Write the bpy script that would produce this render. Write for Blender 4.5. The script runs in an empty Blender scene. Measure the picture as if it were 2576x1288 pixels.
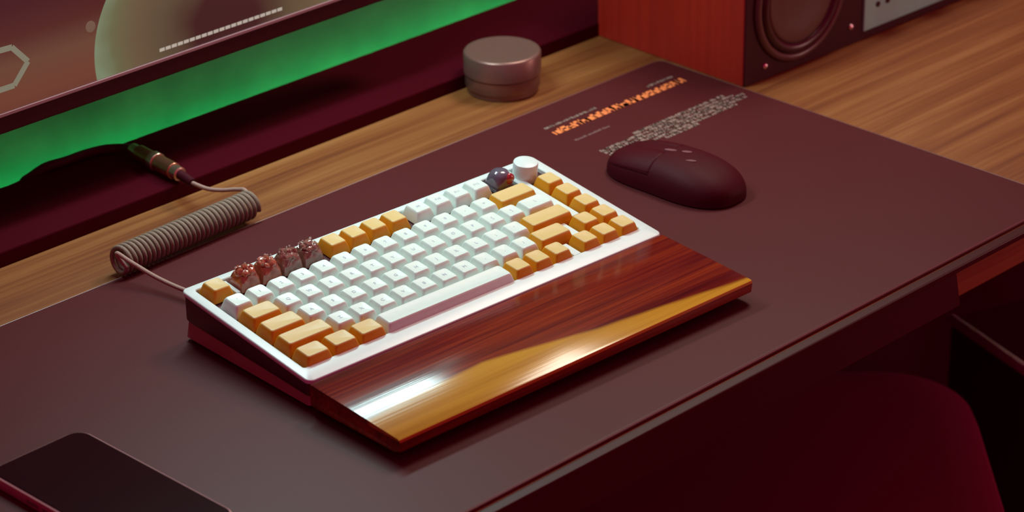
import bpy, bmesh, math, random
from mathutils import Vector, Matrix, Euler
R = math.radians
PI = math.pi
S = bpy.context.scene
COL = S.collection
ZM = 0.753                      # height of the desk mat's top above the floor

# ------------------------------------------------------------------ camera
cd = bpy.data.cameras.new('camera')
cam = bpy.data.objects.new('camera', cd)
COL.objects.link(cam)
cam.location = (-0.88927, -1.15054, 0.90086 + ZM)
cam.rotation_euler = (1.119609, 0.014045, -0.785021)
cd.sensor_width = 36
cd.lens = 97.26
cd.clip_start = 0.05
cd.dof.use_dof = True
cd.dof.focus_distance = 1.98
cd.dof.aperture_fstop = 9
S.camera = cam

# ------------------------------------------------------------------ world, exposure
w = bpy.data.worlds.new('room_ambience')
S.world = w
w.use_nodes = True
w.node_tree.nodes['Background'].inputs[0].default_value = (1.0, 0.02, 0.18, 1)
w.node_tree.nodes['Background'].inputs[1].default_value = 0.34
S.view_settings.view_transform = 'Standard'
S.view_settings.look = 'None'
S.view_settings.gamma = 1
S.view_settings.use_curve_mapping = False
S.view_settings.exposure = 0

# ------------------------------------------------------------------ lights
def area(name, loc, aim, sx, sy, power, colour, spread=180):
    l = bpy.data.lights.new(name, 'AREA')
    l.shape = 'RECTANGLE'
    l.size, l.size_y = sx, sy
    l.energy = power
    l.color = colour
    l.spread = R(spread)
    o = bpy.data.objects.new(name, l)
    COL.objects.link(o)
    o.location = loc
    o.rotation_euler = (Vector(aim) - Vector(loc)).to_track_quat('-Z', 'Y').to_euler()
    return o

area('desk_lamp', (0.36, 0.43, ZM + 0.52), (0.40, 0.10, ZM), 0.34, 0.05, 3.1, (0.70, 1.0, 0.98))
area('corner_lamp', (0.98, 0.30, ZM + 0.90), (0.48, 0.0, ZM), 0.30, 0.30, 6.0, (1.0, 0.90, 0.76))
area('rail_fill', (1.95, -0.95, 1.05), (1.02, 0.02, 0.42), 0.3, 0.3, 1.1, (1.0, 0.60, 0.52), 75)  # added unseen fill, brightens the rail and seat below the desk

# ------------------------------------------------------------------ helpers
def obj(name, bm, m, parent=None, smooth=False, loc=None, rot=None):
    me = bpy.data.meshes.new(name)
    bmesh.ops.recalc_face_normals(bm, faces=bm.faces[:])
    bm.to_mesh(me)
    bm.free()
    if smooth:
        for p in me.polygons:
            p.use_smooth = True
        if smooth != 'all':
            me.set_sharp_from_angle(angle=R(35))
    for mm in (m if isinstance(m, (list, tuple)) else [m]):
        me.materials.append(mm)
    o = bpy.data.objects.new(name, me)
    COL.objects.link(o)
    if parent:
        o.parent = parent
    if loc is not None:
        o.location = loc
    if rot is not None:
        o.rotation_euler = rot
    return o

def tag(o, label=None, cat=None, group=None, kind=None):
    if label: o['label'] = label
    if cat: o['category'] = cat
    if group: o['group'] = group
    if kind: o['kind'] = kind
    return o

def thing(name, label, cat, loc=(0, 0, 0), rz=0, group=None):
    o = bpy.data.objects.new(name, None)
    o.empty_display_size = 0.02
    COL.objects.link(o)
    o.location = loc
    o.rotation_euler = (0, 0, rz)
    return tag(o, label, cat, group)

def rrect(x0, x1, y0, y1, r, n=4):
    """rounded rectangle outline, counter-clockwise"""
    r = max(min(r, (x1 - x0) / 2 - 1e-5, (y1 - y0) / 2 - 1e-5), 1e-5)
    pts = []
    for cx, cy, a0 in ((x1 - r, y1 - r, 0), (x0 + r, y1 - r, 90), (x0 + r, y0 + r, 180), (x1 - r, y0 + r, 270)):
        for k in range(n + 1):
            a = R(a0 + 90 * k / n)
            pts.append((cx + r * math.cos(a), cy + r * math.sin(a)))
    return pts

def loft(bm, rings, cap0=True, cap1=True, mat=0, closed=True):
    vs = [[bm.verts.new(p) for p in ring] for ring in rings]
    n = len(rings[0])
    for a, b in zip(vs, vs[1:]):
        for i in range(n if closed else n - 1):
            f = bm.faces.new((a[i], a[(i + 1) % n], b[(i + 1) % n], b[i]))
            f.material_index = mat
    if cap0:
        bm.faces.new(list(reversed(vs[0]))).material_index = mat
    if cap1:
        bm.faces.new(vs[-1]).material_index = mat
    return vs

def rbox(bm, x0, x1, y0, y1, z0, z1, r=0.004, e=0.001, n=4, mat=0):
    """slab with rounded corners and softened top and bottom edges"""
    e = min(e, (z1 - z0) / 2.2)
    rings = []
    f = min(e * 2.2, (x1 - x0) / 2.1, (y1 - y0) / 2.1)
    for z, d in ((z0, f), (z0, e), (z0 + e * .3, e * .3), (z0 + e, 0), (z1 - e, 0), (z1 - e * .3, e * .3), (z1, e), (z1, f)):
        rings.append([(x, y, z) for x, y in rrect(x0 + d, x1 - d, y0 + d, y1 - d, max(r - d, 1e-5), n)])
    loft(bm, rings, mat=mat)

def box(bm, x0, x1, y0, y1, z0, z1, mat=0):
    v = [bm.verts.new(p) for p in ((x0,y0,z0),(x1,y0,z0),(x1,y1,z0),(x0,y1,z0),(x0,y0,z1),(x1,y0,z1),(x1,y1,z1),(x0,y1,z1))]
    for q in ((0,3,2,1),(4,5,6,7),(0,1,5,4),(1,2,6,5),(2,3,7,6),(3,0,4,7)):
        bm.faces.new([v[i] for i in q]).material_index = mat

def lathe(bm, prof, n=48, M=Matrix(), mat=0):
    """profile of (radius, height) pairs turned about Z; closed at both ends"""
    rings = []
    for r, z in prof:
        rings.append([tuple(M @ Vector((max(r, 1e-5) * math.cos(2*PI*k/n), max(r, 1e-5) * math.sin(2*PI*k/n), z))) for k in range(n)])
    loft(bm, rings, mat=mat)

def tube(bm, pts, r, n=10, mat=0):
    pts = [Vector(p) for p in pts]
    T = []
    for i in range(len(pts)):
        a = pts[max(i - 1, 0)]; b = pts[min(i + 1, len(pts) - 1)]
        T.append((b - a).normalized())
    up = Vector((0, 0, 1)) if abs(T[0].z) < .9 else Vector((1, 0, 0))
    N = (up - T[0] * up.dot(T[0])).normalized()
    rings = []
    for i, p in enumerate(pts):
        N = (N - T[i] * N.dot(T[i])).normalized()
        B = T[i].cross(N)
        rr = r[i] if isinstance(r, (list, tuple)) else r
        rings.append([tuple(p + (N * math.cos(2*PI*k/n) + B * math.sin(2*PI*k/n)) * rr) for k in range(n)])
    loft(bm, rings, mat=mat)

def spline(pts, m=8):
    P = [Vector(p) for p in pts]
    P = [P[0] * 2 - P[1]] + P + [P[-1] * 2 - P[-2]]
    out = []
    for i in range(1, len(P) - 2):
        for k in range(m):
            t = k / m
            a, b, c, d = P[i-1], P[i], P[i+1], P[i+2]
            out.append(.5 * ((2*b) + (c - a)*t + (2*a - 5*b + 4*c - d)*t*t + (3*b - a - 3*c + d)*t**3))
    out.append(P[-2])
    return out

# ------------------------------------------------------------------ materials
def mat(name, col, rough=.5, metal=0, spec=.5, coat=0, emit=None, estr=0, trans=0, bump=None, sheen=0):
    m = bpy.data.materials.new(name)
    m.use_nodes = True
    b = m.node_tree.nodes['Principled BSDF']
    b.inputs['Base Color'].default_value = (*col, 1)
    b.inputs['Roughness'].default_value = rough
    b.inputs['Metallic'].default_value = metal
    b.inputs['Specular IOR Level'].default_value = spec
    b.inputs['Coat Weight'].default_value = coat
    b.inputs['Coat Roughness'].default_value = .08
    b.inputs['Transmission Weight'].default_value = trans
    if emit:
        b.inputs['Emission Color'].default_value = (*emit, 1)
        b.inputs['Emission Strength'].default_value = estr
    if bump or True:
        nt = m.node_tree
        sc, st, var = bump or (160, .02, .06)
        tc = nt.nodes.new('ShaderNodeTexCoord')
        nz = nt.nodes.new('ShaderNodeTexNoise')
        nz.inputs['Scale'].default_value = sc
        nz.inputs['Detail'].default_value = 4
        nt.links.new(tc.outputs['Object'], nz.inputs['Vector'])
        bp = nt.nodes.new('ShaderNodeBump')
        bp.inputs['Strength'].default_value = st
        bp.inputs['Distance'].default_value = .001
        nt.links.new(nz.outputs['Fac'], bp.inputs['Height'])
        nt.links.new(bp.outputs['Normal'], b.inputs['Normal'])
        hv = nt.nodes.new('ShaderNodeHueSaturation')
        hv.inputs['Color'].default_value = (*col, 1)
        mr = nt.nodes.new('ShaderNodeMapRange')
        mr.inputs['To Min'].default_value = 1 - var
        mr.inputs['To Max'].default_value = 1 + var
        nt.links.new(nz.outputs['Fac'], mr.inputs['Value'])
        nt.links.new(mr.outputs['Result'], hv.inputs['Value'])
        nt.links.new(hv.outputs['Color'], b.inputs['Base Color'])
    return m

def wood(name, stops, stretch, scale, rough=.4, axis=0, ring=.0, coat=0, spec=.5, fine=.35):
    """streaky grain along one object axis; stops = colour ramp"""
    m = bpy.data.materials.new(name)
    m.use_nodes = True
    nt = m.node_tree
    b = nt.nodes['Principled BSDF']
    b.inputs['Roughness'].default_value = rough
    b.inputs['Coat Weight'].default_value = coat
    b.inputs['Coat Roughness'].default_value = .12
    b.inputs['Specular IOR Level'].default_value = spec
    tc = nt.nodes.new('ShaderNodeTexCoord')
    mp = nt.nodes.new('ShaderNodeMapping')
    s = [scale, scale, scale]
    s[axis] = scale * stretch
    mp.inputs['Scale'].default_value = s
    nt.links.new(tc.outputs['Object'], mp.inputs['Vector'])
    n1 = nt.nodes.new('ShaderNodeTexNoise')
    n1.inputs['Scale'].default_value = 1
    n1.inputs['Detail'].default_value = 5
    n1.inputs['Roughness'].default_value = .6
    n1.inputs['Distortion'].default_value = .4
    nt.links.new(mp.outputs['Vector'], n1.inputs['Vector'])
    mp2 = nt.nodes.new('ShaderNodeMapping')
    s2 = [scale * 6] * 3
    s2[axis] = scale * stretch * 2.5
    mp2.inputs['Scale'].default_value = s2
    nt.links.new(tc.outputs['Object'], mp2.inputs['Vector'])
    n2 = nt.nodes.new('ShaderNodeTexNoise')
    n2.inputs['Scale'].default_value = 1
    n2.inputs['Detail'].default_value = 3
    nt.links.new(mp2.outputs['Vector'], n2.inputs['Vector'])
    mx = nt.nodes.new('ShaderNodeMix')
    mx.inputs['Factor'].default_value = fine
    nt.links.new(n1.outputs['Fac'], mx.inputs[2])
    nt.links.new(n2.outputs['Fac'], mx.inputs[3])
    cr = nt.nodes.new('ShaderNodeValToRGB')
    els = cr.color_ramp.elements
    while len(els) < len(stops):
        els.new(.5)
    for e, (p, c) in zip(els, stops):
        e.position = p
        e.color = (*c, 1)
    nt.links.new(mx.outputs[0], cr.inputs['Fac'])
    nt.links.new(cr.outputs['Color'], b.inputs['Base Color'])
    bp = nt.nodes.new('ShaderNodeBump')
    bp.inputs['Strength'].default_value = .06
    bp.inputs['Distance'].default_value = .001
    nt.links.new(n2.outputs['Fac'], bp.inputs['Height'])
    nt.links.new(bp.outputs['Normal'], b.inputs['Normal'])
    return m, nt, cr, b, tc

M = {}
M['black'] = mat('black_plastic', (.045, .001, .008), .55, spec=.25)
M['blackgloss'] = mat('black_gloss', (.020, .002, .006), .22)
M['blackfelt'] = mat('black_shelf_coating', (.050, .0004, .005), .85, spec=.06)
M['band'] = mat('edge_banding', (.045, .006, .008), .42, spec=.3)
M['fabric'] = mat('black_fabric', (.15, .003, .032), .95, spec=.1, bump=(900, .3, .15))
M['mat'] = mat('mat_leather', (.076, .011, .0135), .50, spec=.20, bump=(1400, .10, .10))
M['matedge'] = mat('mat_edge', (.13, .045, .05), .40, bump=(1400, .1, .1))
M['white'] = mat('white_coated_metal', (.66, .77, .76), .34)
M['plate'] = mat('white_plate', (.55, .62, .56), .5)
M['capwhite'] = mat('white_keycap', (.66, .79, .74), .40, spec=1.0)
M['capyellow'] = mat('yellow_keycap', (.62, .265, .008), .48, spec=.3)
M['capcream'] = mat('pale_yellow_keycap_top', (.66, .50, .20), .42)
M['legend'] = mat('blue_grey_legend', (.42, .50, .62), .6)
M['legendy'] = mat('pale_legend', (.62, .50, .30), .6)
M['spaceside'] = mat('white_space_bar', (.76, .83, .78), .38)
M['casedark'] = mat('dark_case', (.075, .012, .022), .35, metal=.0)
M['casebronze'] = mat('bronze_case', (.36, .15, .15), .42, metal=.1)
M['rubber'] = mat('rubber', (.03, .003, .008), .9)
M['cap_brown'] = mat('translucent_brown_resin', (.34, .09, .05), .12, coat=.8, bump=(260, .5, .8))
M['cap_brown2'] = mat('dark_translucent_resin', (.24, .11, .085), .12, coat=.8, bump=(330, .5, .9))
M['cap_purple'] = mat('purple_resin', (.11, .09, .13), .2, coat=.8, bump=(200, .3, .4))
M['cap_red'] = mat('red_resin', (.33, .03, .035), .15, coat=.8, bump=(200, .3, .4))
M['glitter'] = mat('pale_glitter', (.75, .72, .66), .2, metal=.6)
M['steel'] = mat('brushed_metal', (.42, .27, .24), .38, metal=.85)
M['can'] = mat('anodised_metal', (.24, .135, .115), .36, metal=.5)
M['brass'] = mat('rose_brass', (.50, .20, .12), .28, metal=.9)
M['brasslight'] = mat('pale_brass', (.62, .42, .32), .25, metal=.9)
M['cable'] = mat('braided_cable', (.36, .23, .19), .6, bump=(1800, .5, .3))
M['coil'] = mat('braided_coil', (.23, .17, .125), .6, bump=(1800, .5, .3))
M['screw'] = mat('screw_metal', (.75, .55, .58), .25, metal=.9)
M['panel'] = mat('brushed_panel', (.28, .74, .62), .40)
M['cone'] = mat('woofer_cone', (.10, .045, .042), .30)
M['surround'] = mat('woofer_surround', (.05, .008, .014), .30)
M['orange'] = mat('orange_print', (.95, .27, .08), .6)
M['greyprint'] = mat('grey_print', (.34, .26, .22), .6)
M['faintprint'] = mat('faint_print', (.22, .12, .12), .6)
M['wall'] = mat('painted_wall', (.085, .14, .095), .9, spec=.1, bump=(14, .2, .5))
M['floor'] = mat('dark_floor', (.34, .003, .05), .8, spec=.1)
M['led'] = mat('green_led', (.02, .5, .1), .5, emit=(.04, 1.0, .30), estr=340)
M['strip'] = mat('led_strip_tape', (.5, .5, .5), .6)
M['bezeltrim'] = mat('bezel_trim', (.34, .19, .21), .4)

WD, nt, cr, b_, tc_ = wood('desk_wood', [(.32, (.11, .026, .006)), (.44, (.18, .055, .012)), (.55, (.235, .088, .022)), (.68, (.30, .135, .040))], .05, 42, .48)
M['wood'] = WD
SPK, *_ = wood('red_wood_veneer', [(.3, (.26, .010, .006)), (.55, (.38, .018, .008)), (.8, (.46, .030, .010))], .05, 22, .45, axis=2)
M['spk'] = SPK

# walnut wrist rest with a pale sapwood band along its front, widest at the left
WR, nt, cr, b_, tc_ = wood('rest_walnut', [(.30, (.055, .003, .006)), (.44, (.11, .008, .007)), (.56, (.19, .020, .008)), (.74, (.30, .045, .010))], .05, 60, .17, coat=.0, spec=.45, fine=.45)
sx = nt.nodes.new('ShaderNodeSeparateXYZ'); nt.links.new(tc_.outputs['Object'], sx.inputs[0])
nzb = nt.nodes.new('ShaderNodeTexNoise'); nzb.inputs['Scale'].default_value = 9; nzb.inputs['Detail'].default_value = 2
mpb = nt.nodes.new('ShaderNodeMapping'); mpb.inputs['Scale'].default_value = (1, 0.05, .05)
nt.links.new(tc_.outputs['Object'], mpb.inputs['Vector']); nt.links.new(mpb.outputs['Vector'], nzb.inputs['Vector'])
rmp = nt.nodes.new('ShaderNodeValToRGB')            # band height along the rest's length
e = rmp.color_ramp.elements
e[0].position = 0; e[0].color = (.35, .35, .35, 1)
e[1].position = 1; e[1].color = (.05, .05, .05, 1)
for p, v in ((.09, .38), (.32, .42), (.47, .33), (.60, .235), (.815, .13)):
    q = e.new(p); q.color = (v, v, v, 1)
ux = nt.nodes.new('ShaderNodeMath'); ux.operation = 'DIVIDE'; ux.inputs[1].default_value = .334
nt.links.new(sx.outputs[0], ux.inputs[0]); nt.links.new(ux.outputs[0], rmp.inputs['Fac'])
uy = nt.nodes.new('ShaderNodeMath'); uy.operation = 'MULTIPLY_ADD'   # 0 at the front edge, 1 at the back
uy.inputs[1].default_value = 1 / .0925; uy.inputs[2].default_value = 1.0
nt.links.new(sx.outputs[1], uy.inputs[0])
wob = nt.nodes.new('ShaderNodeMath'); wob.operation = 'MULTIPLY_ADD'; wob.inputs[1].default_value = .06; wob.inputs[2].default_value = -.03
nt.links.new(nzb.outputs['Fac'], wob.inputs[0])
ad = nt.nodes.new('ShaderNodeMath'); ad.operation = 'ADD'; nt.links.new(uy.outputs[0], ad.inputs[0]); nt.links.new(wob.outputs[0], ad.inputs[1])
df = nt.nodes.new('ShaderNodeMath'); df.operation = 'SUBTRACT'; nt.links.new(rmp.outputs['Color'], df.inputs[0]); nt.links.new(ad.outputs[0], df.inputs[1])
stp = nt.nodes.new('ShaderNodeMapRange'); stp.inputs['From Min'].default_value = -.02; stp.inputs['From Max'].default_value = .02
nt.links.new(df.outputs[0], stp.inputs['Value'])
zt = nt.nodes.new('ShaderNodeMath'); zt.operation = 'GREATER_THAN'; zt.inputs[1].default_value = .0150
nt.links.new(sx.outputs[2], zt.inputs[0])
mul = nt.nodes.new('ShaderNodeMath'); mul.operation = 'MULTIPLY'; nt.links.new(stp.outputs['Result'], mul.inputs[0]); nt.links.new(zt.outputs[0], mul.inputs[1])
sap = nt.nodes.new('ShaderNodeValToRGB')
sap.color_ramp.elements[0].position = .35; sap.color_ramp.elements[0].color = (.42, .19, .014, 1)
sap.color_ramp.elements[1].position = .65; sap.color_ramp.elements[1].color = (.57, .30, .030, 1)
nt.links.new([n for n in nt.nodes if n.bl_idname == 'ShaderNodeMix'][0].outputs[0], sap.inputs['Fac'])
mx2 = nt.nodes.new('ShaderNodeMix'); mx2.data_type = 'RGBA'
nt.links.new(mul.outputs[0], mx2.inputs['Factor']); nt.links.new(cr.outputs['Color'], mx2.inputs[6]); nt.links.new(sap.outputs['Color'], mx2.inputs[7])
nt.links.new(mx2.outputs[2], b_.inputs['Base Color'])
M['rest'] = WR

# ------------------------------------------------------------------ the setting
bm = bmesh.new(); box(bm, -2.6, 3.2, -2.2, 0.575, -0.02, 0)
tag(obj('floor', bm, M['floor']), kind='structure')
bm = bmesh.new(); box(bm, -2.6, 3.2, 0.575, 0.65, -0.02, 2.6)
tag(obj('wall_back', bm, M['wall']), kind='structure')

# ------------------------------------------------------------------ desk
ZD = ZM - .003
desk = thing('desk', 'long wooden desk with light brown streaky grain carrying everything', 'desk', (0, 0, 0))
bm = bmesh.new(); rbox(bm, -.75, 1.75, -.071, .548, ZD - .030, ZD, .004, .002)
obj('desktop', bm, M['wood'], desk)
bm = bmesh.new()
ring = lambda x: [(x, -.0745, ZD - .034), (x, -.071, ZD - .034), (x, -.071, ZD - .0004), (x, -.0745, ZD - .0012)]
loft(bm, [ring(-.75), ring(.628), [(p[0] + .014, p[1], p[2]) if p[2] > ZD - .02 else (p[0] + .022, p[1], p[2]) for p in ring(.618)]])  # black strip over the left part of the desk front, slanted end
tag(obj('front_strip', bm, M['black'], desk), 'black strip along part of the front edge')
bm = bmesh.new(); box(bm, -.66, 1.66, .505, .520, .02, ZD - .030)  # added dark sheet in place of the shade under the desk
obj('shade_panel', bm, M['black'], desk)
bm = bmesh.new(); rbox(bm, -.75, 1.75, -.0752, -.0668, ZD - .005, ZD + .0001, .002, .0009)
obj('edge_banding', bm, M['band'], desk)
for x in (-.68, 1.64):
    for y in (-.03, .50):
        bm = bmesh.new(); rbox(bm, x, x + .045, y - .01, y + .035, 0, ZD - .030, .004, .001)
        obj('leg', bm, M['black'], desk)

# black shelf slab along the back of the desk
bm = bmesh.new(); rbox(bm, -.70, 1.62, .441, .5376, ZD, ZM + .010, .002, .0015)
tag(obj('shelf_slab', bm, M['blackfelt']), 'flat black slab lying along the back of the wooden desk under the monitor', 'shelf')

# green LED strip at the back of the desk
led = thing('led_strip', 'strip of glowing green lights between the desk and the wall', 'light strip', (0, .552, ZM - .058))
bm = bmesh.new(); box(bm, -.5, 1.15, 0, .0015, -.006, .006)
obj('tape', bm, M['strip'], led)
dio = None
for k in range(48):
    x = -.49 + k * .034
    if x > 1.13: break
    if dio is None:
        bm = bmesh.new(); rbox(bm, -.004, .004, .0015, .0035, -.004, .004, .001, .0003)
        dio = obj('diode', bm, M['led'], led, loc=(x, 0, 0))
    else:
        c = dio.copy(); COL.objects.link(c); c.location = (x, 0, 0)

# ------------------------------------------------------------------ desk mat
mt = thing('desk_mat', 'large dark maroon leather desk mat under the keyboard with orange print at its corner', 'desk mat', (0, 0, ZD))
bm = bmesh.new(); rbox(bm, -.47, .7835, -.0655, .3588, 0, .003, .008, .0011, 6)
obj('mat_sheet', bm, M['mat'], mt, smooth=True)
bm = bmesh.new()
pp = rrect(-.4695, .7830, -.065, .3583, .008, 6)
tube(bm, [(x, y, .0020) for x, y in pp] + [(pp[0][0], pp[0][1], .0020)], .0012, 6)
tag(obj('stitched_edge', bm, M['matedge'], mt), 'slightly lighter stitched rim of the mat')

rnd = random.Random(4)
def glyphs(x0, x1, y, h, wd, density=.5, gap=.25, slant=.12):
    """row of small letter-like strokes, as printed text too small to read"""
    bm = bmesh.new()
    x = x0
    z0, z1 = .0030, .00315
    def bar(ax, ay, bx, by, t):
        d = Vector((bx - ax, by - ay)); L = max(d.length, 1e-6); nrm = Vector((-d.y, d.x)) / L * t / 2
        q = [(ax + nrm.x, ay + nrm.y), (bx + nrm.x, by + nrm.y), (bx - nrm.x, by - nrm.y), (ax - nrm.x, ay - nrm.y)]
        q = [(px + (py - y) * slant, py) for px, py in q]
        loft(bm, [[(px, py, z0) for px, py in q], [(px, py, z1) for px, py in q]])
    t = h * density * .45
    count = 0
    while x < x1 - wd:
        if rnd.random() < .13 and count > 3:
            x += wd * .8; count = 0; continue
        k = rnd.randrange(5)
        hh = h * (1 if rnd.random() < .55 else .72)
        bar(x, y, x, y + hh, t)
        if k in (0, 1, 3): bar(x, y + hh - t / 2, x + wd * (1 - gap), y + hh - t / 2, t)
        if k in (0, 2, 4): bar(x, y + t / 2, x + wd * (1 - gap), y + t / 2, t)
        if k in (1, 3, 4): bar(x + wd * (1 - gap), y, x + wd * (1 - gap), y + hh, t)
        if k in (2, 3): bar(x, y + hh / 2, x + wd * (1 - gap) * .8, y + hh / 2, t)
        x += wd; count += 1
    return bm
# orange headline in three runs of letters
hb = glyphs(.604, .690, .3083, .0090, .0078, .80, .10)
for a, b2, yy in ((.686, .712, .3083), (.708, .766, .3080)):
    q = glyphs(a, b2, yy, .0090, .0076, .80, .10)
    me = bpy.data.meshes.new('t'); q.to_mesh(me); hb.from_mesh(me); q.free(); bpy.data.meshes.remove(me)
tag(obj('headline_print', hb, M['orange'], mt), 'orange headline printed on the mat')
for nm, x0, x1, y, h in (('caption_print', .605, .668, .3225, .0032), ('caption_print', .730, .763, .3225, .0032)):
    tag(obj(nm, glyphs(x0, x1, y, h, .0026, .9, .2), M['greyprint'], mt), 'small grey caption line above the headline')
tag(obj('caption_print', glyphs(.605, .647, .2880, .0030, .0026, .7, .3), M['faintprint'], mt), 'faint caption line under the headline')
for y, x0, x1 in ((.2620, .648, .760), (.2570, .603, .766), (.2520, .603, .774), (.2470, .603, .772), (.2420, .612, .757), (.2372, .660, .700)):
    tag(obj('paragraph_line', glyphs(x0, x1, y, .0038, .0028, .95, .2), M['greyprint'], mt), 'grey line of small print')

# ------------------------------------------------------------------ keyboard
U, V = .01905, .019857
TH, AL = -.04694, .11984
kb = thing('keyboard', 'white mechanical keyboard with white and yellow keycaps on the desk mat', 'keyboard', (.17045, .23782, ZM), TH)
KM = Matrix.Translation((0, 0, .045)) @ Matrix.Rotation(AL, 4, 'X')      # key-top plane in the keyboard's frame
def kp(u, v, z=0):
    return KM @ Vector((u, -v, z))
RZ = -.0062                                    # rim height below the key tops
X0, X1, V0, V1 = -.0098, .3238, -.0068, .1375
IX0, IX1, IV0, IV1 = -.0018, 16.5 * U + .0010, -.0005, 6.25 * U * 1.0423 - .0022
def ringk(x0, x1, v0, v1, r, z, n=5):
    return [tuple(kp(x, -y, z)) for x, y in rrect(x0, x1, -v1, -v0, r, n)]
bm = bmesh.new()
e = .0009
rings = [ringk(X0 + e, X1 - e, V0 + e, V1 - e, .004, RZ - .0036),
         ringk(X0, X1, V0, V1, .005, RZ - .0030), ringk(X0, X1, V0, V1, .005, RZ - e),
         ringk(X0 + e * .4, X1 - e * .4, V0 + e * .4, V1 - e * .4, .0047, RZ - e * .3),
         ringk(X0 + e, X1 - e, V0 + e, V1 - e, .0042, RZ),
         ringk(IX0 - .0006, IX1 + .0006, IV0 - .0006, IV1 + .0006, .0022, RZ),
         ringk(IX0, IX1, IV0, IV1, .0018, RZ - .0006), ringk(IX0, IX1, IV0, IV1, .0018, RZ - .0036)]
vs = loft(bm, rings, False, False)
n = len(vs[0])
for i in range(n):
    bm.faces.new((vs[-1][i], vs[-1][(i + 1) % n], vs[0][(i + 1) % n], vs[0][i]))
obj('top_frame', bm, M['white'], kb, smooth=True)
bm = bmesh.new()
loft(bm, [ringk(IX0 - .0008, IX1 + .0008, IV0 - .0008, IV1 + .0008, .002, -.0125), ringk(IX0 - .0008, IX1 + .0008, IV0 - .0008, IV1 + .0008, .002, -.0102)])
obj('switch_plate', bm, M['plate'], kb)
# strip between the main block and the right-hand column
bm = bmesh.new()
loft(bm, [ringk(15.06 * U, 15.44 * U, -.0004, 4.0 * V, .001, -.0102), ringk(15.06 * U, 15.44 * U, -.0004, 4.0 * V, .001, RZ - .0008), ringk(15.06 * U + .0005, 15.44 * U - .0005, .0001, 4.0 * V - .0005, .001, RZ - .0003)])
obj('divider_strip', bm, M['white'], kb, smooth=True)
for u0, u1, v0, v1 in ((14.07, 14.43, 4.1, 5.2), (13.07, 13.43, 5.3, 6.14), (1.06, 1.24, 0.05, .95)):
    bm = bmesh.new()
    loft(bm, [ringk(u0 * U, u1 * U, v0 * V, v1 * V, .0008, -.0102), ringk(u0 * U, u1 * U, v0 * V, v1 * V, .0008, RZ - .0008), ringk(u0 * U + .0004, u1 * U - .0004, v0 * V + .0004, v1 * V - .0004, .0008, RZ - .0004)])
    obj('divider_block', bm, M['white'], kb)
# lower case: upper dark band, ledge, bronze lower band resting on the mat
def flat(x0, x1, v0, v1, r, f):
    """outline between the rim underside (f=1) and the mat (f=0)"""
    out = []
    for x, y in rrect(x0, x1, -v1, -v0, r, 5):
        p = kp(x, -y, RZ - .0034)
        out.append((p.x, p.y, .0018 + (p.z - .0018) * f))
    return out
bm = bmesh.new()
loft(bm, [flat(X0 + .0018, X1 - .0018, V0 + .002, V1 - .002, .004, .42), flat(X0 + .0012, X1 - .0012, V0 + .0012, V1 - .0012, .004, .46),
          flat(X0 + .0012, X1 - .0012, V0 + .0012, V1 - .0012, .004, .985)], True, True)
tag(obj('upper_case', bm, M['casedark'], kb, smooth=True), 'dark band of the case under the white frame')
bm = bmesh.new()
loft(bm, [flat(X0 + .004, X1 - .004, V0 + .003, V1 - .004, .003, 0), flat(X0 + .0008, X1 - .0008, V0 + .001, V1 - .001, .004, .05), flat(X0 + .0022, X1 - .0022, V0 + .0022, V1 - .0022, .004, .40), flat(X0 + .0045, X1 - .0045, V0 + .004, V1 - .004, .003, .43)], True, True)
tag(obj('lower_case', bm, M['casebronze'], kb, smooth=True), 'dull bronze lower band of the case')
for x, y in ((.01, -.125), (.30, -.125), (.01, -.008), (.30, -.008)):
    bm = bmesh.new(); lathe(bm, [(.0001, 0), (.0055, 0), (.006, .0006), (.006, .0022), (.0001, .0022)], 20, Matrix.Translation((x, y, 0)))
    obj('foot', bm, M['rubber'], kb)

HK = .0092                                      # keycap height
def cap_mesh(wu, m, tall=1.0, vt=0):
    hw = wu * U / 2 - .00042
    hv = V / 2 - .00050
    bm = bmesh.new()
    rings = []
    # z, inset in x, inset front, inset back, radius
    for z, dx, dff, db, r in ((-HK, 0, 0, 0, .0012), (-HK + .0015, .0002, .0003, .0001, .0013), (-.0016, .0020, .0026, .0012, .0020),
                              (-.0006, .0025, .0031, .0017, .0022), (-.0001, .0031, .0037, .0023, .0021), (-.0001, .0038, .0044, .0030, .0017), (-.0005, .0055, .0062, .0050, .0010)):
        rings.append([(x, y, z) for x, y in rrect(-hw + dx, hw - dx, -hv + dff, hv - db, r, 4)])
    loft(bm, rings)
    if m is M['capyellow']:                      # pale material on upward faces, deep yellow elsewhere
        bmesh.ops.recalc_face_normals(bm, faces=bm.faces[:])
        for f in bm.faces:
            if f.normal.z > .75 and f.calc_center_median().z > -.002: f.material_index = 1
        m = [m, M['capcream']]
    o = obj('keycap', bm, m, kb, smooth=True)
    return o
protos = {}
def keycap(wu, kind, u, v):
    key = (round(wu, 3), kind)
    if key not in protos:
        o = cap_mesh(wu, M[kind]); protos[key] = o
    else:
        o = protos[key].copy(); COL.objects.link(o)
    o.location = kp(u * U, v, 0)
    o.rotation_euler = (AL, 0, 0)
    if kind == 'capyellow': o['label'] = 'yellow keycap with a paler top'
    return o

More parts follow.
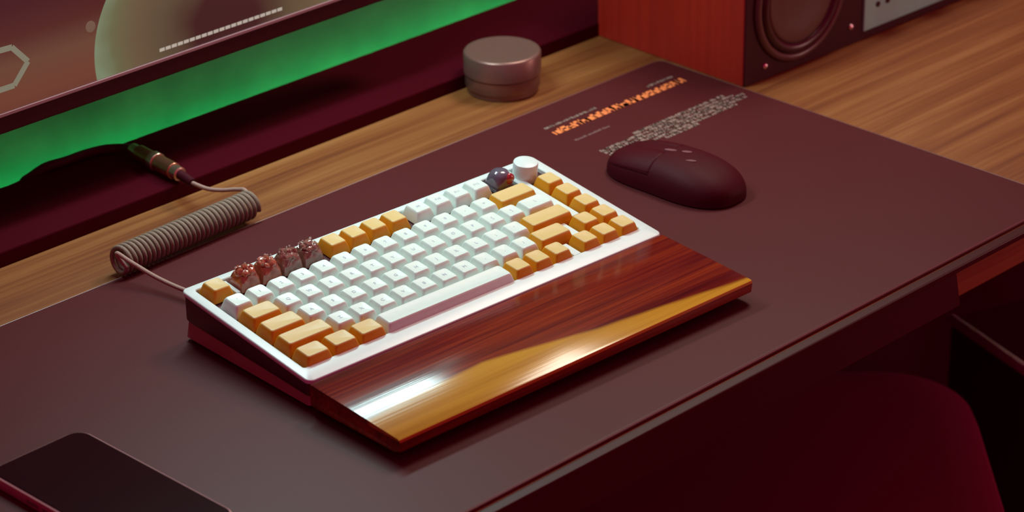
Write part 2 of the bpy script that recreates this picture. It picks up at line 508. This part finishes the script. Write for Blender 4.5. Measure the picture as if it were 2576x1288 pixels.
txt_cache = {}
def legend(par, s, m, size=.0040, dx=0.0, dy=0.0):
    if (s, m.name, size) not in txt_cache:
        cu = bpy.data.curves.new('legend', 'FONT')
        cu.body = s; cu.size = size; cu.align_x = 'CENTER'; cu.align_y = 'CENTER'; cu.extrude = .00008
        to = bpy.data.objects.new('tmp', cu); COL.objects.link(to)
        bpy.context.view_layer.update()
        me = bpy.data.meshes.new_from_object(to.evaluated_get(bpy.context.evaluated_depsgraph_get()))
        bpy.data.objects.remove(to)
        me.materials.clear(); me.materials.append(m)
        txt_cache[(s, m.name, size)] = me
    o = bpy.data.objects.new('legend', txt_cache[(s, m.name, size)])
    COL.objects.link(o); o.parent = par
    o.location = (dx, dy + .0008, -.00042)
    return o

W, Y = 'capwhite', 'capyellow'
row = [.5 * V, 1.75 * V, 2.75 * V, 3.75 * V, 4.75 * V, 5.75 * V]
# number row
x = 0
for s in '`1234567890-=':
    k = keycap(1, W, x + .5, row[1]); legend(k, s, M['legend']); x += 1
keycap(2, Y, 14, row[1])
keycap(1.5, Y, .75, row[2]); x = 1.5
for s in 'QWERTYUIOP[]':
    k = keycap(1, W, x + .5, row[2]); legend(k, s, M['legend']); x += 1
k = keycap(1.5, W, 14.25, row[2]); legend(k, '\\', M['legend'])
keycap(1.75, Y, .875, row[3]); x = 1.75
for s in "ASDFGHJKL;'":
    k = keycap(1, W, x + .5, row[3]); legend(k, s, M['legend']); x += 1
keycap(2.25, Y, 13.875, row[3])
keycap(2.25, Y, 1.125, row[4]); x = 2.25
for s in 'ZXCVBNM,./':
    k = keycap(1, W, x + .5, row[4]); legend(k, s, M['legend']); x += 1
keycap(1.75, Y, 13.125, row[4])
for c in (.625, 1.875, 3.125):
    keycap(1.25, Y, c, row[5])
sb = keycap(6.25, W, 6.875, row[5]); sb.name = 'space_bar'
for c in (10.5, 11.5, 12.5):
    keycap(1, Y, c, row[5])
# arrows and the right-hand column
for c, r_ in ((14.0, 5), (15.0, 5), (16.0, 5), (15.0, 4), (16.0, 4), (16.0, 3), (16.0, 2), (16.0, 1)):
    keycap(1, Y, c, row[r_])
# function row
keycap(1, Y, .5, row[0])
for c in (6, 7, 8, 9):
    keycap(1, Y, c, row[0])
for i, c in enumerate((10.25, 11.25, 12.25, 13.25)):
    k = keycap(1, W, c, row[0]); legend(k, 'F%d' % (i + 9), M['legend'], .0034)

# four sculpted translucent caps
def artisan(u, v, seed, m, gm, lab, hgt=.011):
    rr = random.Random(seed)
    bm = bmesh.new()
    hw = U / 2 - .0005
    rings = []
    for z, d, r in ((-HK, 0, .002), (-HK * .3, .0010, .003), (.0015, .0022, .0045)):
        rings.append([(x, y, z) for x, y in rrect(-hw + d, hw - d, -hw + d, hw - d, r, 3)])
    loft(bm, rings)
    # lumpy crown of rounded knobs
    for j in range(7):
        a = j * PI * 2 / 6; q = .0042 if j < 6 else 0
        bmesh.ops.create_icosphere(bm, subdivisions=2, radius=.0027 + rr.random() * .0012,
            matrix=Matrix.Translation((q * math.cos(a), q * math.sin(a), .0012 + rr.random() * .0014 + (.002 if j == 6 else 0))))
    for vtx in bm.verts:
        if vtx.co.z > 0: vtx.co += Vector((rr.uniform(-1, 1), rr.uniform(-1, 1), rr.uniform(-1, 1))) * .00045
    o = obj('sculpted_keycap', bm, m, kb, loc=kp(u * U, v, 0), rot=(AL, 0, 0))
    o['label'] = lab
    if gm:
        bm = bmesh.new()
        for j in range(9):
            bmesh.ops.create_icosphere(bm, subdivisions=1, radius=.00055 + rr.random() * .0006,
                matrix=Matrix.Translation((rr.uniform(-.006, .006), rr.uniform(-.001, .0065), .0035 + rr.random() * .002)))
        obj('crown_flecks', bm, gm, o)
    return o
for i, c in enumerate((1.78, 2.78, 3.78, 4.78)):
    artisan(c, row[0], i, M['cap_brown'] if i < 2 else M['cap_brown2'], M['glitter'], 'lumpy translucent red-brown sculpted keycap')
# purple and red domed cap
bm = bmesh.new()
hw = U / 2 - .0004
loft(bm, [[(x, y, z) for x, y in rrect(-hw + d, hw - d, -hw + d, hw - d, r, 5)] for z, d, r in ((-HK, 0, .002), (-.004, .0006, .004), (.0015, .0012, .007), (.0040, .0026, .0065), (.0052, .0048, .0044), (.0056, .0070, .002))])
pc = obj('sculpted_keycap', bm, M['cap_purple'], kb, smooth='all', loc=kp(14.42 * U, row[0] + .001, 0), rot=(AL, 0, 0))
pc['label'] = 'purple domed sculpted keycap'
bm = bmesh.new()
bmesh.ops.create_uvsphere(bm, u_segments=20, v_segments=12, radius=.0052, matrix=Matrix.Translation((.0035, -.0062, -.0008)) @ Matrix.Diagonal((1, .62, .95, 1)))
ic = obj('inlay', bm, M['cap_red'], pc, smooth='all'); ic['label'] = 'dark red inlay on the front'
# volume knob
kn = lambda z: kp(15.72 * U, .0124, z)
bm = bmesh.new()
prof = [(.0001, -.0100), (.0088, -.0100), (.0090, -.0094)]
lathe(bm, [(.0001, -.0120), (.0092, -.0120), (.0096, -.0115), (.0096, .0022), (.0093, .0030), (.0086, .0034), (.0001, .0034)], 40)
ko = obj('volume_knob', bm, M['white'], kb, smooth=True, loc=kn(.002), rot=(AL, 0, 0))

# ------------------------------------------------------------------ wrist rest
wr = thing('wrist_rest', 'polished dark walnut wrist rest with a yellow sapwood band, in front of the keyboard', 'wrist rest', (.152, .1003, ZM), R(-2.3))
def rest_ring(x, d=0):
    D = .0925
    return [(x, -D + .006 + d, .0060 + d), (x, -D + .0008 + d, .0078 + d), (x, -D + d, .0155 - d), (x, -D + .0006 + d, .0170 - d), (x, -D + .0022 + d, .0176 - d),
            (x, -D * .5, .0204 - d), (x, -.002 - d, .0228 - d), (x, -.0006 - d, .0222 - d), (x, -d, .021 - d), (x, -d, .0070 + d), (x, -.003 - d, .0060 + d)]
bm = bmesh.new()
L = .334
loft(bm, [rest_ring(.0010, .0012), rest_ring(.0003, .0004), rest_ring(0.0012), rest_ring(L - .0012), rest_ring(L - .0003, .0004), rest_ring(L - .0010, .0012)][0:1] +
     [rest_ring(.0003, .0004), rest_ring(.0012), rest_ring(L - .0012), rest_ring(L - .0003, .0004)])
obj('rest_block', bm, M['rest'], wr, smooth=True)
for x in (.02, L - .03):
    for y in (-.075, -.012):
        bm = bmesh.new(); lathe(bm, [(.0001, 0), (.0045, 0), (.005, .0005), (.005, .0062), (.0001, .0062)], 20, Matrix.Translation((x, y, 0)))
        obj('foot', bm, M['rubber'], wr)

# ------------------------------------------------------------------ coiled cable
cb = thing('coiled_cable', 'beige braided keyboard cable wound into a tight coil behind the keyboard', 'cable', (.19, .362, ZM), 0)
A, B = Vector((.004, 0, .0116)), Vector((.136, .006, .0116))
ax = (B - A).normalized(); side = ax.cross(Vector((0, 0, 1))).normalized(); upv = side.cross(ax)
turns, rc, rw = 30, .0098, .00178
pts = []
for k in range(turns * 20 + 1):
    a = 2 * PI * k / 20 + PI * .6
    pts.append(A.lerp(B, k / (turns * 20)) + (upv * math.cos(a) + side * math.sin(a)) * rc)
bm = bmesh.new(); tube(bm, pts, rw, 8)
obj('coil', bm, M['coil'], cb, smooth='all')
# lead to the keyboard
bm = bmesh.new(); tube(bm, spline([pts[0], (.000, -.004, .0205), (.003, -.016, .0165), (.008, -.040, .0100), (.012, -.066, .0075), (.016, -.092, .0080), (.022, -.1168, .0105)], 10), rw * .95, 10)
obj('keyboard_lead', bm, M['cable'], cb, smooth='all')
# lead towards the connector
E0 = pts[-1]
bm = bmesh.new(); tube(bm, spline([E0, (.1375, .012, .0195), (.1365, .021, .0190), (.1300, .034, .0165), (.1244, .044, .0165), (.1212, .056, .0182), (.1212, .060, .0184)], 10), rw * .95, 10)
obj('connector_lead', bm, M['cable'], cb, smooth='all')
bm = bmesh.new(); tube(bm, [(.1211, .0570, .0184), (.1249, .0780, .0182)], [.0034, .0040], 14)
obj('heat_shrink', bm, M['black'], cb, smooth=True)
# aviator connector
ca, cbp = Vector((.1249, .0766, .0182)), Vector((.1297, .1440, .0182))
dr = (cbp - ca).normalized()
CM = Matrix.Translation(ca) @ dr.to_track_quat('Z', 'Y').to_matrix().to_4x4()
Lc = (cbp - ca).length
def cyl(nm, prof, m):
    bm = bmesh.new(); lathe(bm, prof, 28, CM)
    return obj(nm, bm, m, cb, smooth=True)
cyl('connector_boot', [(.0001, 0), (.0046, 0), (.0058, .0012), (.0058, .010), (.0001, .010)], M['brasslight'])
cyl('connector_plug', [(.0001, .009), (.0064, .009), (.0068, .0095), (.0068, .031), (.0064, .0315), (.0001, .0315)], M['brass'])
cyl('connector_ring', [(.0001, .031), (.0074, .031), (.0078, .0315), (.0078, .038), (.0074, .0385), (.0001, .0385)], M['brasslight'])
cyl('connector_socket', [(.0001, .038), (.0066, .038), (.0066, .0575), (.0060, .0582), (.0001, .0582)], M['brass'])
cyl('connector_end', [(.0001, .0578), (.0056, .0578), (.0054, Lc - .001), (.0048, Lc), (.0001, Lc)], M['brasslight'])
bm = bmesh.new(); tube(bm, spline([cbp - dr * .002, (.1275, .156, .0160), (.1190, .1665, .0146), (.104, .1705, .0144), (.084, .1712, .0143), (.066, .1745, .0135), (.052, .1805, .0060), (.030, .1812, .0015), (-.10, .1812, .0012)], 8), .0040, 12)
obj('host_lead', bm, M['black'], cb, smooth='all')

# ------------------------------------------------------------------ monitor
mo = thing('monitor', 'wide black monitor with a lit wallpaper hanging over the back of the desk', 'monitor', (.20, .467, ZM + .088))
XL, XR, H = -.42, .392, .365
bm = bmesh.new(); rbox(bm, XL, XR, 0, .030, 0, H, .004, .002)
obj('housing', bm, M['black'], mo)
bm = bmesh.new(); box(bm, XL + .001, XR - .001, -.0022, -.0004, .0150, .0172)
obj('trim_line', bm, M['bezeltrim'], mo)
# bracket to the wall keeps the monitor up
bm = bmesh.new(); box(bm, -.09, .07, .028, .050, .12, .28); box(bm, -.03, .01, .045, .109, .18, .22)
obj('wall_bracket', bm, M['black'], mo)
# the wallpaper
sm = bpy.data.materials.new('screen_picture'); sm.use_nodes = True
nt = sm.node_tree; bs = nt.nodes['Principled BSDF']
bs.inputs['Base Color'].default_value = (.01, .01, .01, 1); bs.inputs['Roughness'].default_value = .35
tc = nt.nodes.new('ShaderNodeTexCoord')
sp = nt.nodes.new('ShaderNodeSeparateXYZ'); nt.links.new(tc.outputs['Object'], sp.inputs[0])
def m2(op, a, b=None, c=None):
    n = nt.nodes.new('ShaderNodeMath'); n.operation = op
    for i, q in enumerate((a, b, c)):
        if q is None: continue
        if hasattr(q, 'is_output'): nt.links.new(q, n.inputs[i])
        else: n.inputs[i].default_value = q
    return n.outputs[0]
def ramp(fac, stops):
    n = nt.nodes.new('ShaderNodeValToRGB'); nt.links.new(fac, n.inputs[0])
    e = n.color_ramp.elements
    while len(e) < len(stops): e.new(.5)
    for q, (p, c) in zip(e, stops): q.position = p; q.color = (*c, 1)
    return n.outputs[0]
def mixc(f, a, b):
    n = nt.nodes.new('ShaderNodeMix'); n.data_type = 'RGBA'
    nt.links.new(f, n.inputs['Factor'])
    for i, q in ((6, a), (7, b)):
        if hasattr(q, 'is_output'): nt.links.new(q, n.inputs[i])
        else: n.inputs[i].default_value = (*q, 1)
    return n.outputs[2]
zf = m2('DIVIDE', sp.outputs[2], H)
base = ramp(zf, [(.0, (.10, .022, .014)), (.07, (.15, .045, .026)), (.14, (.13, .05, .028)), (.20, (.075, .012, .010)), (.27, (.050, .004, .008))])
# large olive disc with a pale green rim
dx = m2('SUBTRACT', sp.outputs[0], .190); dz = m2('SUBTRACT', sp.outputs[2], .030)
rad = m2('SQRT', m2('ADD', m2('MULTIPLY', dx, dx), m2('MULTIPLY', m2('MULTIPLY', dz, dz), 1.55)))
nz = nt.nodes.new('ShaderNodeTexNoise'); nz.inputs['Scale'].default_value = 22; nt.links.new(tc.outputs['Object'], nz.inputs['Vector'])
olive = ramp(m2('ADD', m2('DIVIDE', rad, .128), m2('MULTIPLY', m2('SUBTRACT', nz.outputs['Fac'], .5), .22)),
             [(.25, (.045, .010, .010)), (.50, (.10, .065, .035)), (.72, (.13, .085, .045)), (.88, (.13, .125, .06)), (.985, (.18, .22, .13))])
c1 = mixc(m2('LESS_THAN', rad, .128), base, olive)
# added unseen bright patch, shaped to put glare on the wrist rest
bx = m2('MULTIPLY', m2('GREATER_THAN', sp.outputs[0], .335), m2('MULTIPLY', m2('GREATER_THAN', sp.outputs[2], .29), m2('LESS_THAN', sp.outputs[2], .345)))
c1 = mixc(bx, c1, (1.1, 1.75, 1.55))
nt.links.new(c1, bs.inputs['Emission Color']); bs.inputs['Emission Strength'].default_value = 1.0
bm = bmesh.new(); box(bm, XL + .007, XR - .007, -.0008, .0006, .0175, H - .007)
obj('screen', bm, sm, mo)
glow = mat('icon_glow', (.05, .05, .05), .5, emit=(.42, .36, .30), estr=1.0)
glow2 = mat('mark_glow', (.05, .05, .05), .5, emit=(.20, .19, .13), estr=.9)
bm = bmesh.new()
for k in range(21):
    x = .124 + k * .006
    rbox(bm, x, x + .0050, -.0011, -.0007, .0230, .0256, .0006, .0001, 2)
obj('dock_icons', bm, glow, mo)
bm = bmesh.new()
Vh = [(-.034, .067), (-.011, .066), (.002, .051), (-.012, .036), (-.034, .036), (-.046, .051)]
for i in range(6):
    a, b2 = Vector(Vh[i]), Vector(Vh[(i + 1) % 6]); d = (b2 - a).normalized(); nn = Vector((-d.y, d.x)) * .0022
    q = [a + nn, b2 + nn, b2 - nn, a - nn]
    loft(bm, [[(p.x, -.0008, p.y) for p in q], [(p.x, -.0011, p.y) for p in q]])
obj('hexagon_icon', bm, glow2, mo)
bm = bmesh.new(); lathe(bm, [(.0001, 0), (.0045, 0), (.0045, .0003), (.0001, .0003)], 16, Matrix.Translation((.061, -.0008, .062)) @ Matrix.Rotation(PI/2, 4, 'X'))
obj('round_icon', bm, mat('dim_glow', (.05, .05, .05), .5, emit=(.13, .075, .045), estr=1), mo)

# ------------------------------------------------------------------ round metal container
cn = thing('metal_container', 'round brushed metal container with lid on the bare wood behind the mat', 'container', (.647, .416, ZD))
RC = .0322
bm = bmesh.new(); lathe(bm, [(.0001, 0), (RC - .003, 0), (RC - .002, .0008), (RC - .002, .0045), (RC - .0005, .0052), (RC, .006), (RC, .0165), (.0001, .0165)], 72)
obj('body', bm, M['can'], cn, smooth=True)
bm = bmesh.new(); lathe(bm, [(.0001, .0150), (RC + .0002, .0170), (RC + .0010, .0178), (RC + .0010, .0345), (RC + .0002, .0357), (RC - .0015, .0364), (RC - .004, .0362), (.0001, .0358)], 72)
obj('lid', bm, M['can'], cn, smooth=True)

# ------------------------------------------------------------------ loudspeaker
sk = thing('loudspeaker', 'red-brown wooden loudspeaker with black front and woofer on the desk', 'speaker', (.789, .267, ZD), R(-1.3))
SW, SD, SH = .42, .176, .20
bm = bmesh.new(); rbox(bm, 0, SW, .0015, SD, .0, SH, .002, .001)
obj('cabinet', bm, M['spk'], sk)
bm = bmesh.new(); rbox(bm, .0006, SW - .0006, 0, .0016, .0, SH - .001, .0012, .0005)
obj('front_baffle', bm, M['black'], sk)
WC = Vector((.070, 0, .066))
WMx = Matrix.Translation(WC) @ Matrix.Rotation(PI / 2, 4, 'X')
def wl(nm, prof, m, smooth='all'):
    bm = bmesh.new(); lathe(bm, prof, 64, WMx)
    return obj(nm, bm, m, sk, smooth=smooth)
def annulus(nm, prof, m):
    bm = bmesh.new()
    n = 64
    vs = [[bm.verts.new(WMx @ Vector((r * math.cos(2*PI*k/n), r * math.sin(2*PI*k/n), z))) for k in range(n)] for r, z in prof]
    for a, b in zip(vs, vs[1:] + vs[:1]):
        for i in range(n):
            bm.faces.new((a[i], a[(i+1) % n], b[(i+1) % n], b[i]))
    return obj(nm, bm, m, sk, smooth='all')
annulus('woofer_frame', [(.0590, -.0005), (.0590, .0020), (.0570, .0036), (.0545, .0040), (.0525, .0032), (.0515, .0010), (.0515, -.0005)], M['cone'])
annulus('woofer_surround', [(.0515, -.0005), (.0510, .0024), (.0490, .0046), (.0465, .0052), (.0440, .0040), (.0425, .0015), (.0425, -.0005)], M['surround'])
wl('woofer_cone', [(.0001, .0005), (.0150, .0005), (.0280, .0012), (.0400, .0028), (.0428, .0022), (.0428, -.0004), (.0001, -.0004)], M['cone'])
for x, z in ((.0265, .0125), (.1400, .0170)):
    bm = bmesh.new(); lathe(bm, [(.0001, -.0005), (.0030, -.0005), (.0030, .0008), (.0022, .0018), (.0001, .0022)], 20, Matrix.Translation((x, 0, z)) @ Matrix.Rotation(PI/2, 4, 'X'))
    obj('screw', bm, M['screw'], sk, smooth='all')
bm = bmesh.new(); rbox(bm, .1560, SW - .02, -.0022, .0004, .0085, SH - .02, .001, .0006)
pn = obj('control_panel', bm, M['panel'], sk); pn['label'] = 'pale grey metal control panel with dark dots'
for i in range(8):
    bm = bmesh.new(); lathe(bm, [(.0001, -.0003), (.0026, -.0003), (.0026, .0009), (.0020, .0012), (.0001, .0012)], 16, Matrix.Translation((.1740 + i * .0135, -.0022, .0300)) @ Matrix.Rotation(PI/2, 4, 'X'))
    obj('dot', bm, M['black'], pn)
for i in range(3):
    bm = bmesh.new(); lathe(bm, [(.0001, -.0003), (.014, -.0003), (.014, .010), (.0125, .012), (.0001, .012)], 32, Matrix.Translation((.19 + i * .06, -.0022, .09)) @ Matrix.Rotation(PI/2, 4, 'X'))
    obj('knob', bm, M['steel'], pn, smooth=True)

# ------------------------------------------------------------------ mouse
ms = thing('computer_mouse', 'low black computer mouse on the mat right of the keyboard', 'mouse', (.5985, .1735, ZM), R(2))
def mouse_pt(s, a):
    """s 0 palm end .. 1 button end; a angle over the shell 0..pi"""
    y = -.062 + .124 * s
    t = 2 * s - 1
    hwid = (.0318 - .0012 * math.exp(-((s - .58) / .2) ** 2)) * (1 - abs(t) ** 3.4) ** .42
    hh = (.0245 * math.exp(-((s - .46) / .75) ** 2) + .001) * (1 - abs(t) ** 5.0) ** .36 + .001
    ca, sa = math.cos(a), math.sin(a)
    k = lambda q, e: math.copysign(abs(q) ** e, q)
    return (hwid * k(ca, .72) , y, .0012 + hh * k(sa, .80))
def shell(bm, s0, s1, a0, a1, off=0, ns=26, na=22):
    g = []
    for i in range(ns + 1):
        s = s0 + (s1 - s0) * i / ns
        s = min(max(s, .004), .996)
        g.append([bm.verts.new(Vector(mouse_pt(s, a0 + (a1 - a0) * j / na)) + Vector((0, 0, off))) for j in range(na + 1)])
    for i in range(ns):
        for j in range(na):
            bm.faces.new((g[i][j], g[i+1][j], g[i+1][j+1], g[i][j+1]))
    return g
bm = bmesh.new()
rings = []
for i in range(34):
    s = .003 + .994 * (0.5 - 0.5 * math.cos(PI * i / 33))
    rings.append([mouse_pt(s, PI * j / 26) for j in range(27)])
loft(bm, rings)
obj('shell', bm, M['mouse'] if 'mouse' in M else mat('mouse_black', (.050, .0015, .006), .6, spec=.13), ms, smooth=True)
mb = mat('mouse_button_black', (.052, .0015, .006), .58, spec=.13)
for nm, a0, a1 in (('left_button', PI * .54, PI * .86), ('right_button', PI * .14, PI * .46)):
    bm = bmesh.new()
    g = shell(bm, .54, .955, a0, a1, .00006, 16, 8)
    obj(nm, bm, mb, ms, smooth='all')
    bpy.context.view_layer.update()
for o in ms.children:
    if 'button' in o.name:
        md = o.modifiers.new('thickness', 'SOLIDIFY'); md.thickness = .0012; md.offset = -1
bm = bmesh.new(); lathe(bm, [(.0001, -.0032), (.0095, -.0032), (.0105, -.002), (.0105, .002), (.0095, .0032), (.0001, .0032)], 28, Matrix.Translation((0, .033, .0115)) @ Matrix.Rotation(PI/2, 4, 'Y'))
obj('scroll_wheel', bm, M['rubber'], ms, smooth=True)
bm = bmesh.new()
for x, y, a, b in ((-.002, .004, .0050, .0018), (.0035, -.008, .0042, .0018), (-.006, -.020, .0046, .0015)):
    zz = mouse_pt((y + .062) / .124, math.acos(max(-1, min(1, x / .030))))[2]
    lathe(bm, [(.0001, -.0010), (1, -.0010), (1, .00045), (.0001, .00045)], 16, Matrix.Translation((x, y, zz)) @ Matrix.Rotation(R(25), 4, 'Z') @ Matrix.Diagonal((b, a, 1, 1)))
o = obj('pale_mark', bm, mat('mark_grey', (.17, .06, .075), .5), ms, smooth=True)  # faint paler ovals set on the shell
o['label'] = 'faint lighter marks on the back'

# ------------------------------------------------------------------ phone
ph = thing('smartphone', 'black smartphone lying face up at the near left corner of the mat', 'phone', (-.012, .104, ZM), R(1.0))
bm = bmesh.new(); rbox(bm, -.0385, .0385, -.0810, .0800, 0, .0085, .012, .0018, 8)
o = obj('phone_frame', bm, mat('phone_metal', (.50, .27, .28), .35, metal=.2), ph, smooth=True)
o['label'] = 'metal rim of the phone'
bm = bmesh.new(); rbox(bm, -.0368, .0368, -.0793, .0783, .0070, .0089, .0105, .0006, 8)
obj('phone_glass', bm, mat('phone_glass', (.010, .001, .003), .10), ph, smooth=True)
for y in (.030, .014):
    bm = bmesh.new(); rbox(bm, -.0391, -.0382, y - .006, y + .006, .0035, .0055, .0003, .0002)
    obj('side_button', bm, M['steel'], ph)

# ------------------------------------------------------------------ stool and computer case in the dark under the desk
st = thing('stool', 'black fabric stool seat in the dark below the desk edge', 'stool', (.67, .155, 0), R(45))
bm = bmesh.new(); rbox(bm, -.22, .22, -.22, .22, .375, .453, .085, .022, 10)
obj('seat', bm, M['fabric'], st, smooth=True)
bm = bmesh.new(); lathe(bm, [(.0001, .05), (.03, .05), (.03, .22), (.02, .23), (.02, .376), (.0001, .376)], 24)
obj('column', bm, M['black'], st, smooth=True)
for k in range(5):
    a = 2 * PI * k / 5
    bm = bmesh.new(); tube(bm, [(0, 0, .075), (.21 * math.cos(a), .21 * math.sin(a), .055)], [.022, .014], 10)
    lg = obj('leg', bm, M['black'], st, smooth=True)
    bm = bmesh.new(); lathe(bm, [(.0001, -.012), (.022, -.012), (.025, -.008), (.025, .008), (.022, .012), (.0001, .012)], 24, Matrix.Translation((.21 * math.cos(a), .21 * math.sin(a), .025)) @ Matrix.Rotation(PI/2, 4, 'X'))
    obj('caster', bm, M['rubber'], lg, smooth=True)

pcx = thing('computer_case', 'black computer case with a bright metal top edge under the desk', 'computer', (1.119, .276, 0), R(-18))
bm = bmesh.new(); rbox(bm, .002, .21, -.42, 0, .02, .403, .006, .003)
obj('case_body', bm, M['black'], pcx)
bm = bmesh.new(); tube(bm, [(.002, -.418, .403), (.002, -.002, .403)], .0052, 10)
o = obj('edge_rail', bm, mat('rail_metal', (.95, .85, .82), .4), pcx, smooth='all'); o['label'] = 'bright metal rail along the top edge'
for x in (.03, .18):
    for y in (-.39, -.03):
        bm = bmesh.new(); lathe(bm, [(.0001, 0), (.012, 0), (.014, .003), (.014, .0205), (.0001, .0205)], 16, Matrix.Translation((x, y, 0)))
        obj('foot', bm, M['rubber'], pcx)
